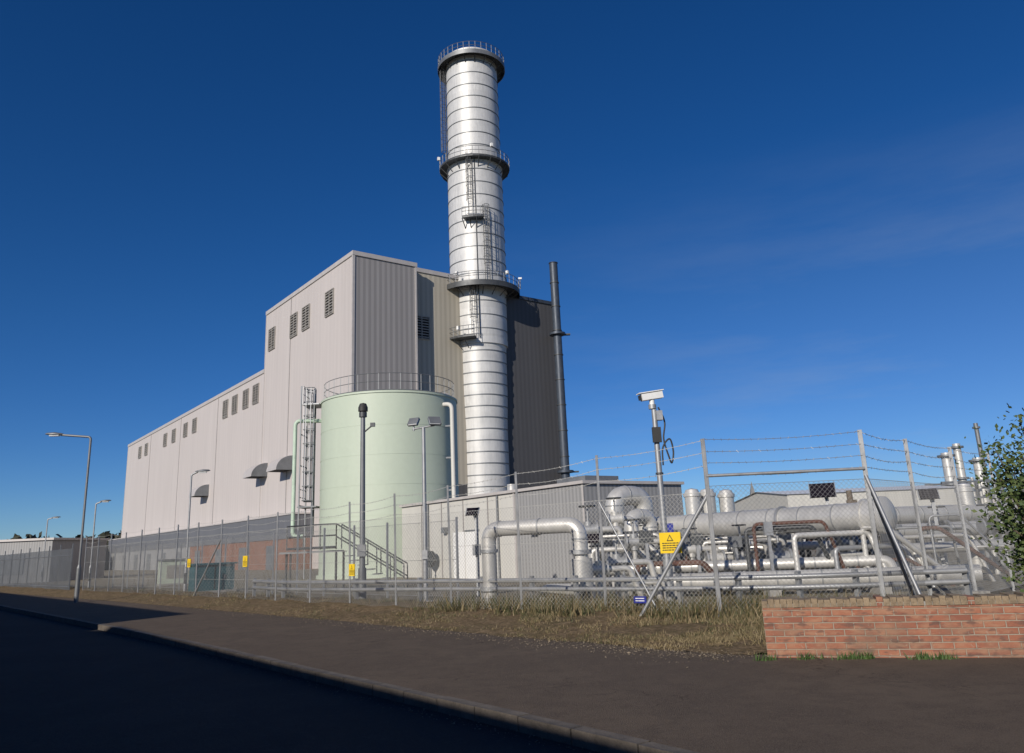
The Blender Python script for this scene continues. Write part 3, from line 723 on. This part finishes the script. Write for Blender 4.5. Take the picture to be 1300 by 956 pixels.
def lamp(name,loc,h,arm,rz,mat='galv',s=1.):
    b=MB(); b.cyl((0,0,0),(0,0,1.3),.085*s,mat,14); b.cyl((0,0,1.3),(0,0,1.42),.085*s,mat,14,.05*s)
    pts=fillet([(0,0,1.4),(0,0,h),(arm,0,h+.12)],.12 if arm>.5 else .06,5); b.tube(pts,.045*s,mat,10)
    x=arm
    ys=[(0,.03,.03),(.08,.09,.06),(.35,.13,.09),(.6,.10,.06),(.68,.03,.02)]
    vs=[];fs=[];n=8
    for dx,wy,wz in ys:
        for k in range(n):
            a=2*math.pi*k/n; zz=math.sin(a)*wz; zz=zz if zz>0 else zz*.5
            vs.append(Vector((x-.1+dx*s*1.05,math.cos(a)*wy*s,h+.13+zz*s+dx*.06)))
    for i in range(len(ys)-1):
        for k in range(n): l=(k+1)%n; fs.append((i*n+k,(i+1)*n+k,(i+1)*n+l,i*n+l))
    b.add(vs,fs,'steel',True); b.add(vs[:n],[tuple(range(n))],'steel'); b.add(vs[-n:],[tuple(range(n))],'steel')
    b.box((x+.25*s,0,h+.10),(.36*s,.16*s,.05),'glass'); b.box((.0,-.087*s,.75),(.1,.01,.45),'dsteel')
    return b.build(name,loc,rz)
lamp('street_lamp',(-17.0,31.3,.1),6.35,1.15,D(185),'steel')
lamp('street_lamp',(-14.6,35.5,0),5.2,.25,D(10),'galv',.9)
lamp('street_lamp',(-25.5,48.2,0),5.0,.3,D(10),'galv',.9)
lamp('street_lamp',(-43.5,74,0),5.6,.4,D(10),'galv',1.1)
def solar(loc,h,sz,rz,mat='galv',pw=.05):
    b=MB(); b.box((0,0,h/2),(pw*2,pw*2,h),mat); q=Matrix.Rotation(D(50),3,'X')
    b.box((-.1,-.12,h+.05),(sz,sz*.75,.035),'solar',rot=q)
    for k in (-1,1): b.box((-.1+k*sz/2,-.12,h+.05),(.025,sz*.77,.05),'galv',rot=q)
    b.tube([(0,0,h-.35),(-.1,-.1,h)],.02,'galv',5); b.box((.0,-.1,h*.55),(.25,.14,.35),'steel')
    return b.build('solar_panel_post',loc,rz)
solar((9.55,25,0),2.75,.75,D(-20)); solar((-1.45,27,0),2.65,.42,D(-10)); solar((12.8,25,0),2.5,.55,D(-20)); solar((2.1,22.5,0),1.6,.4,D(-10))
b=MB(); b.tube([(0,0,0),(.02,0,1.5),(0,.01,2.75)],[.11,.1,.085],'wood',10); b.box((0,-.1,2.4),(.3,.08,.12),'wood'); b.box((0,-.1,1.5),(.14,.06,.3),'steel'); b.build('timber_post',(10.1,24.6,0))
# ------------------------------------------------------------------ brick wall
bw=empty('brick_wall')
wp=[Vector(p) for p in ((2.95,10.3),(4.7,9.74),(8.75,8.6),(15,6.8))]
for i in range(3):
    P,Q=wp[i],wp[i+1]; d=Q-P; a=math.atan2(d.y,d.x); L=d.length
    b=MB(); b.b2((0,0,0),(L+.02*i,.34,.70),'brick')
    o=b.build('brickwork',(P.x,P.y,.0),a,bw)
    b=MB(); x=0; 
    while x<L-.07:
        w_=.075+U(-.006,.004); hgt=.075+U(-.02,.008) ; hgt=max(.04,hgt)
        b.b2((x,-.012+U(-.008,.008),.702),(x+w_-.006,.352+U(-.008,.008),.702+hgt+.02),'coping' if R()<.85 else 'brick'); x+=w_
    b.b2((0,.0,.701),(L,.34,.745),'conc'); b.build('brick_coping',(P.x,P.y,0),a,bw)
b=MB()
for cx,cy in ((3.35,10.06),(3.8,9.93),(3.95,9.89),(4.55,9.70),(4.75,9.62),(5.9,9.30),(2.85,10.1)):
    for k in range(70): blade(b,(cx+random.gauss(0,.08),cy+random.gauss(0,.03),.12),U(.03,.11),U(.01,.025),'green',.9)
b.build('weeds')
# ------------------------------------------------------------------ bush
def bush(name,loc,rx,ry,h,n,seed,mat='leaf'):
    random.seed(seed); b=MB(); tips=[]
    for i in range(34):
        a=U(0,6.28); q=Vector((math.cos(a)*rx*U(.2,1),math.sin(a)*ry*U(.2,1),h*U(.35,1.08)))
        m_=q*.5+Vector((U(-.1,.1),U(-.1,.1),.12*h)); P=catmull([(U(-.1,.1),U(-.1,.1),0),m_,q],5)
        b.tube(P,[.03*(1-.8*k/(len(P)-1)) for k in range(len(P))],'bark',5,False); tips.append(P)
    for i in range(n):
        P=random.choice(tips); k=random.randint(3,len(P)-1); c=P[k]; sp=.20 if k<len(P)-1 else .10
        p=c+Vector((random.gauss(0,sp),random.gauss(0,sp),random.gauss(0,sp)))
        if p.z<.05: continue
        d=Vector((U(-1,1),U(-1,1),U(-.4,1))).normalized(); s=d.cross(Vector((U(-1,1),U(-1,1),U(-1,1)))).normalized(); l=U(.05,.10);w=l*.3
        b.add([p,p+d*l*.5+s*w,p+d*l,p+d*l*.5-s*w],[(0,1,2,3)],mat)
    return b.build(name,loc)
bush('bush',(7.75,11.7,0),1.0,.8,2.85,12000,5)
bush('bush',(9.6,11.6,0),1.2,.9,2.6,7000,6)
# ------------------------------------------------------------------ distance
def shed(name,loc,w,d,h,rz,mat='panel',doors=3,roof='trim'):
    e=empty(name,loc,rz); b=MB(); b.b2((-w/2,0,0),(w/2,d,h),mat); b.build('walls',parent=e)
    b=MB(); b.add([(-w/2-.3,-.3,h),(w/2+.3,-.3,h),(w/2+.3,d/2,h+h*.16),(-w/2-.3,d/2,h+h*.16),(w/2+.3,d+.3,h),(-w/2-.3,d+.3,h)],[(0,1,2,3),(3,2,4,5)],roof)
    b.add([(-w/2,0,h),(-w/2,d,h),(-w/2,d/2,h+h*.15)],[(0,1,2)],mat); b.add([(w/2,0,h),(w/2,d,h),(w/2,d/2,h+h*.15)],[(0,2,1)],mat)
    for i in range(doors): x=-w/2+(i+.5)*w/doors; b.b2((x-w/doors*.2,-.08,0),(x+w/doors*.2,.02,h*.6),'steel')
    b.build('roof_and_doors',parent=e); return e
shed('warehouse',(50,112,0),26,22,6.6,D(4),'panel',2,'white')
shed('warehouse',(-92,145,0),26,14,4.0,D(10)); shed('warehouse',(-118,150,0),22,14,5.6,D(5)); shed('warehouse',(95,170,0),40,20,7,D(-15),'wall',4)
b=MB(); b.b2((-60,-12,0),(-30,-2,3.8),'lowclad'); b.b2((-60.2,-12.2,3.8),(-29.8,-1.8,4.0),'trim'); 
for i in range(6): b.b2((-58+i*4.6,-12.1,.8),(-55.5+i*4.6,-11.95,2.6),'steel')
b.build('site_office',(-14,88,0))
def fac_stack(name,x,y,h,r,mat,collar=True):
    b=MB(); b.cyl((0,0,0),(0,0,h),r,mat,16,r*.85)
    if collar:
        for z in (h*.6,h*.95): b.lathe([(r*.8,z),(r*1.5,z),(r*1.5,z+.3),(r*.8,z+.3)],'steel',seg=16)
    b.build(name,(x,y,0))
for x,y,h,r in ((70,130,13,.9),(72.5,131,14.5,.7),(75,130,12,.9),(77.5,133,18,.4)): fac_stack('process_column',x,y,h,r,'pipe' if r>.5 else 'steel')
b=MB()
for i in range(5):
    for j in (0,1): b.box((i*4,j*5,4),(.4,.4,8),'steel')
for z in (3,5.5,8):
    for j in (0,1): b.box((8,j*5,z),(16.4,.3,.3),'steel')
for i in range(9): x,y=U(0,16),U(0,5); b.cyl((x,y,0),(x,y,U(5,9)),.25,'pipe',8)
b.build('process_structure',(66,125,0))
b=MB(); b.b2((-2.5,-2.5,0),(2.5,2.5,13),'conc'); b.add([(-2.2,-2.2,13),(2.2,-2.2,13),(2.2,2.2,13),(-2.2,2.2,13),(0,0,26)],[(0,1,4),(1,2,4),(2,3,4),(3,0,4)],'roof'); b.build('church_spire',(112,385,0))
def treeline(name,P,n,h,seed):
    random.seed(seed); b=MB()
    for i in range(n):
        t=R(); k=min(int(t*(len(P)-1)),len(P)-2); f=t*(len(P)-1)-k
        x=P[k][0]+(P[k+1][0]-P[k][0])*f; y=P[k][1]+(P[k+1][1]-P[k][1])*f+U(-4,4)
        hh=h*(.45+.8*abs(mn.noise(Vector((x*.06,y*.06,seed))))+.3*R()); z=hh*R()**.6
        d=Vector((U(-1,1),U(-1,1),U(-1,1))).normalized(); s=d.cross(Vector((U(-1,1),U(-1,1),U(-1,1)))).normalized(); l=U(.5,1.2)
        p=Vector((x,y,z)); b.add([p-d*l,p+s*l*.7,p+d*l,p-s*l*.7],[(0,1,2,3)],'far')
    b.build(name)
treeline('distant_tree_line',[(-260,240),(-150,190),(-95,170),(-60,165)],6000,8.5,3)
treeline('distant_tree_line',[(20,300),(110,280),(220,240),(320,200)],6000,7,4)
# ------------------------------------------------------------------ unseen brick houses, added and sized to cast shade over the road
def shadow_building(name,i0,i1,off,dep,h):
    A=offset(K,off*sg); p,q=A[i0],A[i1]; d=q-p; L=d.length; a=math.atan2(d.y,d.x)
    nrm=Vector((-d.y,d.x)).normalized(); c=offset(K,(off+5)*sg)[i0]
    side=1 if (c-p).dot(nrm)>0 else -1
    e=empty(name,(p.x,p.y,0),a); b=MB()
    y0,y1=(0,dep) if side>0 else (-dep,0)
    b.b2((0,y0,0),(L,y1,h),'brick2'); b.build('walls',parent=e)
    b=MB(); ym=(y0+y1)/2; b.add([(-.2,y0-.2,h),(L+.2,y0-.2,h),(L+.2,ym,h+1.6),(-.2,ym,h+1.6),(L+.2,y1+.2,h),(-.2,y1+.2,h)],[(0,1,2,3),(3,2,4,5)],'roof')
    b.add([(0,y0,h),(0,y1,h),(0,ym,h+1.5)],[(0,1,2)],'brick2'); b.add([(L,y0,h),(L,y1,h),(L,ym,h+1.5)],[(0,1,2)],'brick2')
    fy=0; sgn=-1 if side>0 else 1
    x=1.5
    while x<L-2:
        lo,hi=sorted((fy+sgn*.03,fy-sgn*.02)); b.b2((x,lo,1),(x+1.2,hi,2.4),'solar'); lo,hi=sorted((fy+sgn*.06,fy)); b.b2((x-.08,lo,.9),(x+1.28,hi,.99),'white'); x+=3
    b.build('roof_and_windows',parent=e)
shadow_building('shadow_casting_house',25,50,10.6,8,5.2)
shadow_building('shadow_casting_house',10,24,11,9,6.5)
# ------------------------------------------------------------------ world, sun, camera
sc=bpy.context.scene
wd=bpy.data.worlds.new('World'); sc.world=wd; wd.use_nodes=True; nt=wd.node_tree
bg=nt.nodes['Background']
sky=N(nt,'ShaderNodeTexSky'); sky.sky_type='NISHITA'; sky.sun_disc=False; EL=24; AZ=-152
sky.sun_elevation=D(EL); sky.sun_rotation=D(AZ); sky.altitude=1500; sky.air_density=.9; sky.dust_density=.2; sky.ozone_density=5
hs=N(nt,'ShaderNodeHueSaturation'); nt.links.new(sky.outputs[0],hs.inputs['Color']); hs.inputs['Saturation'].default_value=1.22; hs.inputs['Hue'].default_value=.508
tc=N(nt,'ShaderNodeTexCoord').outputs['Generated']
sp=N(nt,'ShaderNodeSeparateXYZ'); nt.links.new(tc,sp.inputs[0])
lowm=ramp(nt,sp.outputs[2],.28,.0)
tint=mixc(nt,lowm,(1,1,1),(.72,.86,1.0))
sk=mixc(nt,1.0,hs.outputs[0],tint,'MULTIPLY')
n1=noise(nt,scalev(nt,tc,(1.2,1.2,7)),1.7,8,.62)
mask=math_(nt,'MULTIPLY',ramp(nt,sp.outputs[0],-.15,.55),ramp(nt,sp.outputs[2],.45,.12))
fac=math_(nt,'ADD',math_(nt,'MULTIPLY',ramp(nt,n1,.47,.78,0,.42),mask),math_(nt,'MULTIPLY',mask,.10))
nt.links.new(mixc(nt,fac,sk,(4.2,4.9,6.0)),bg.inputs['Color']); bg.inputs['Strength'].default_value=.08
sv=Vector((math.sin(D(AZ))*math.cos(D(EL)),math.cos(D(AZ))*math.cos(D(EL)),math.sin(D(EL))))
sl=bpy.data.lights.new('sun','SUN'); sl.energy=4.3; sl.angle=D(.5); sl.color=(1,.92,.81)
so=bpy.data.objects.new('sun',sl); COL.objects.link(so); so.rotation_euler=sv.to_track_quat('Z','Y').to_euler(); so.location=(0,0,80)
cd=bpy.data.cameras.new('camera'); co=bpy.data.objects.new('camera',cd); COL.objects.link(co); sc.camera=co
cd.sensor_width=36; cd.lens=1000/1300*36; cd.shift_y=-44.5/1300; cd.clip_end=5000; cd.clip_start=.05
t=D(14.4); r=D(2.5)
fwd=Vector((0,math.cos(t),math.sin(t))); up0=Vector((0,-math.sin(t),math.cos(t))); rt0=Vector((1,0,0))
X=rt0*math.cos(r)+up0*(-math.sin(r)); Y=rt0*math.sin(r)+up0*math.cos(r); Z=-fwd
co.matrix_world=Matrix(((X.x,Y.x,Z.x,0),(X.y,Y.y,Z.y,0),(X.z,Y.z,Z.z,1.6),(0,0,0,1)))
sc.view_settings.view_transform='Standard'; sc.view_settings.look='None'; sc.view_settings.exposure=0
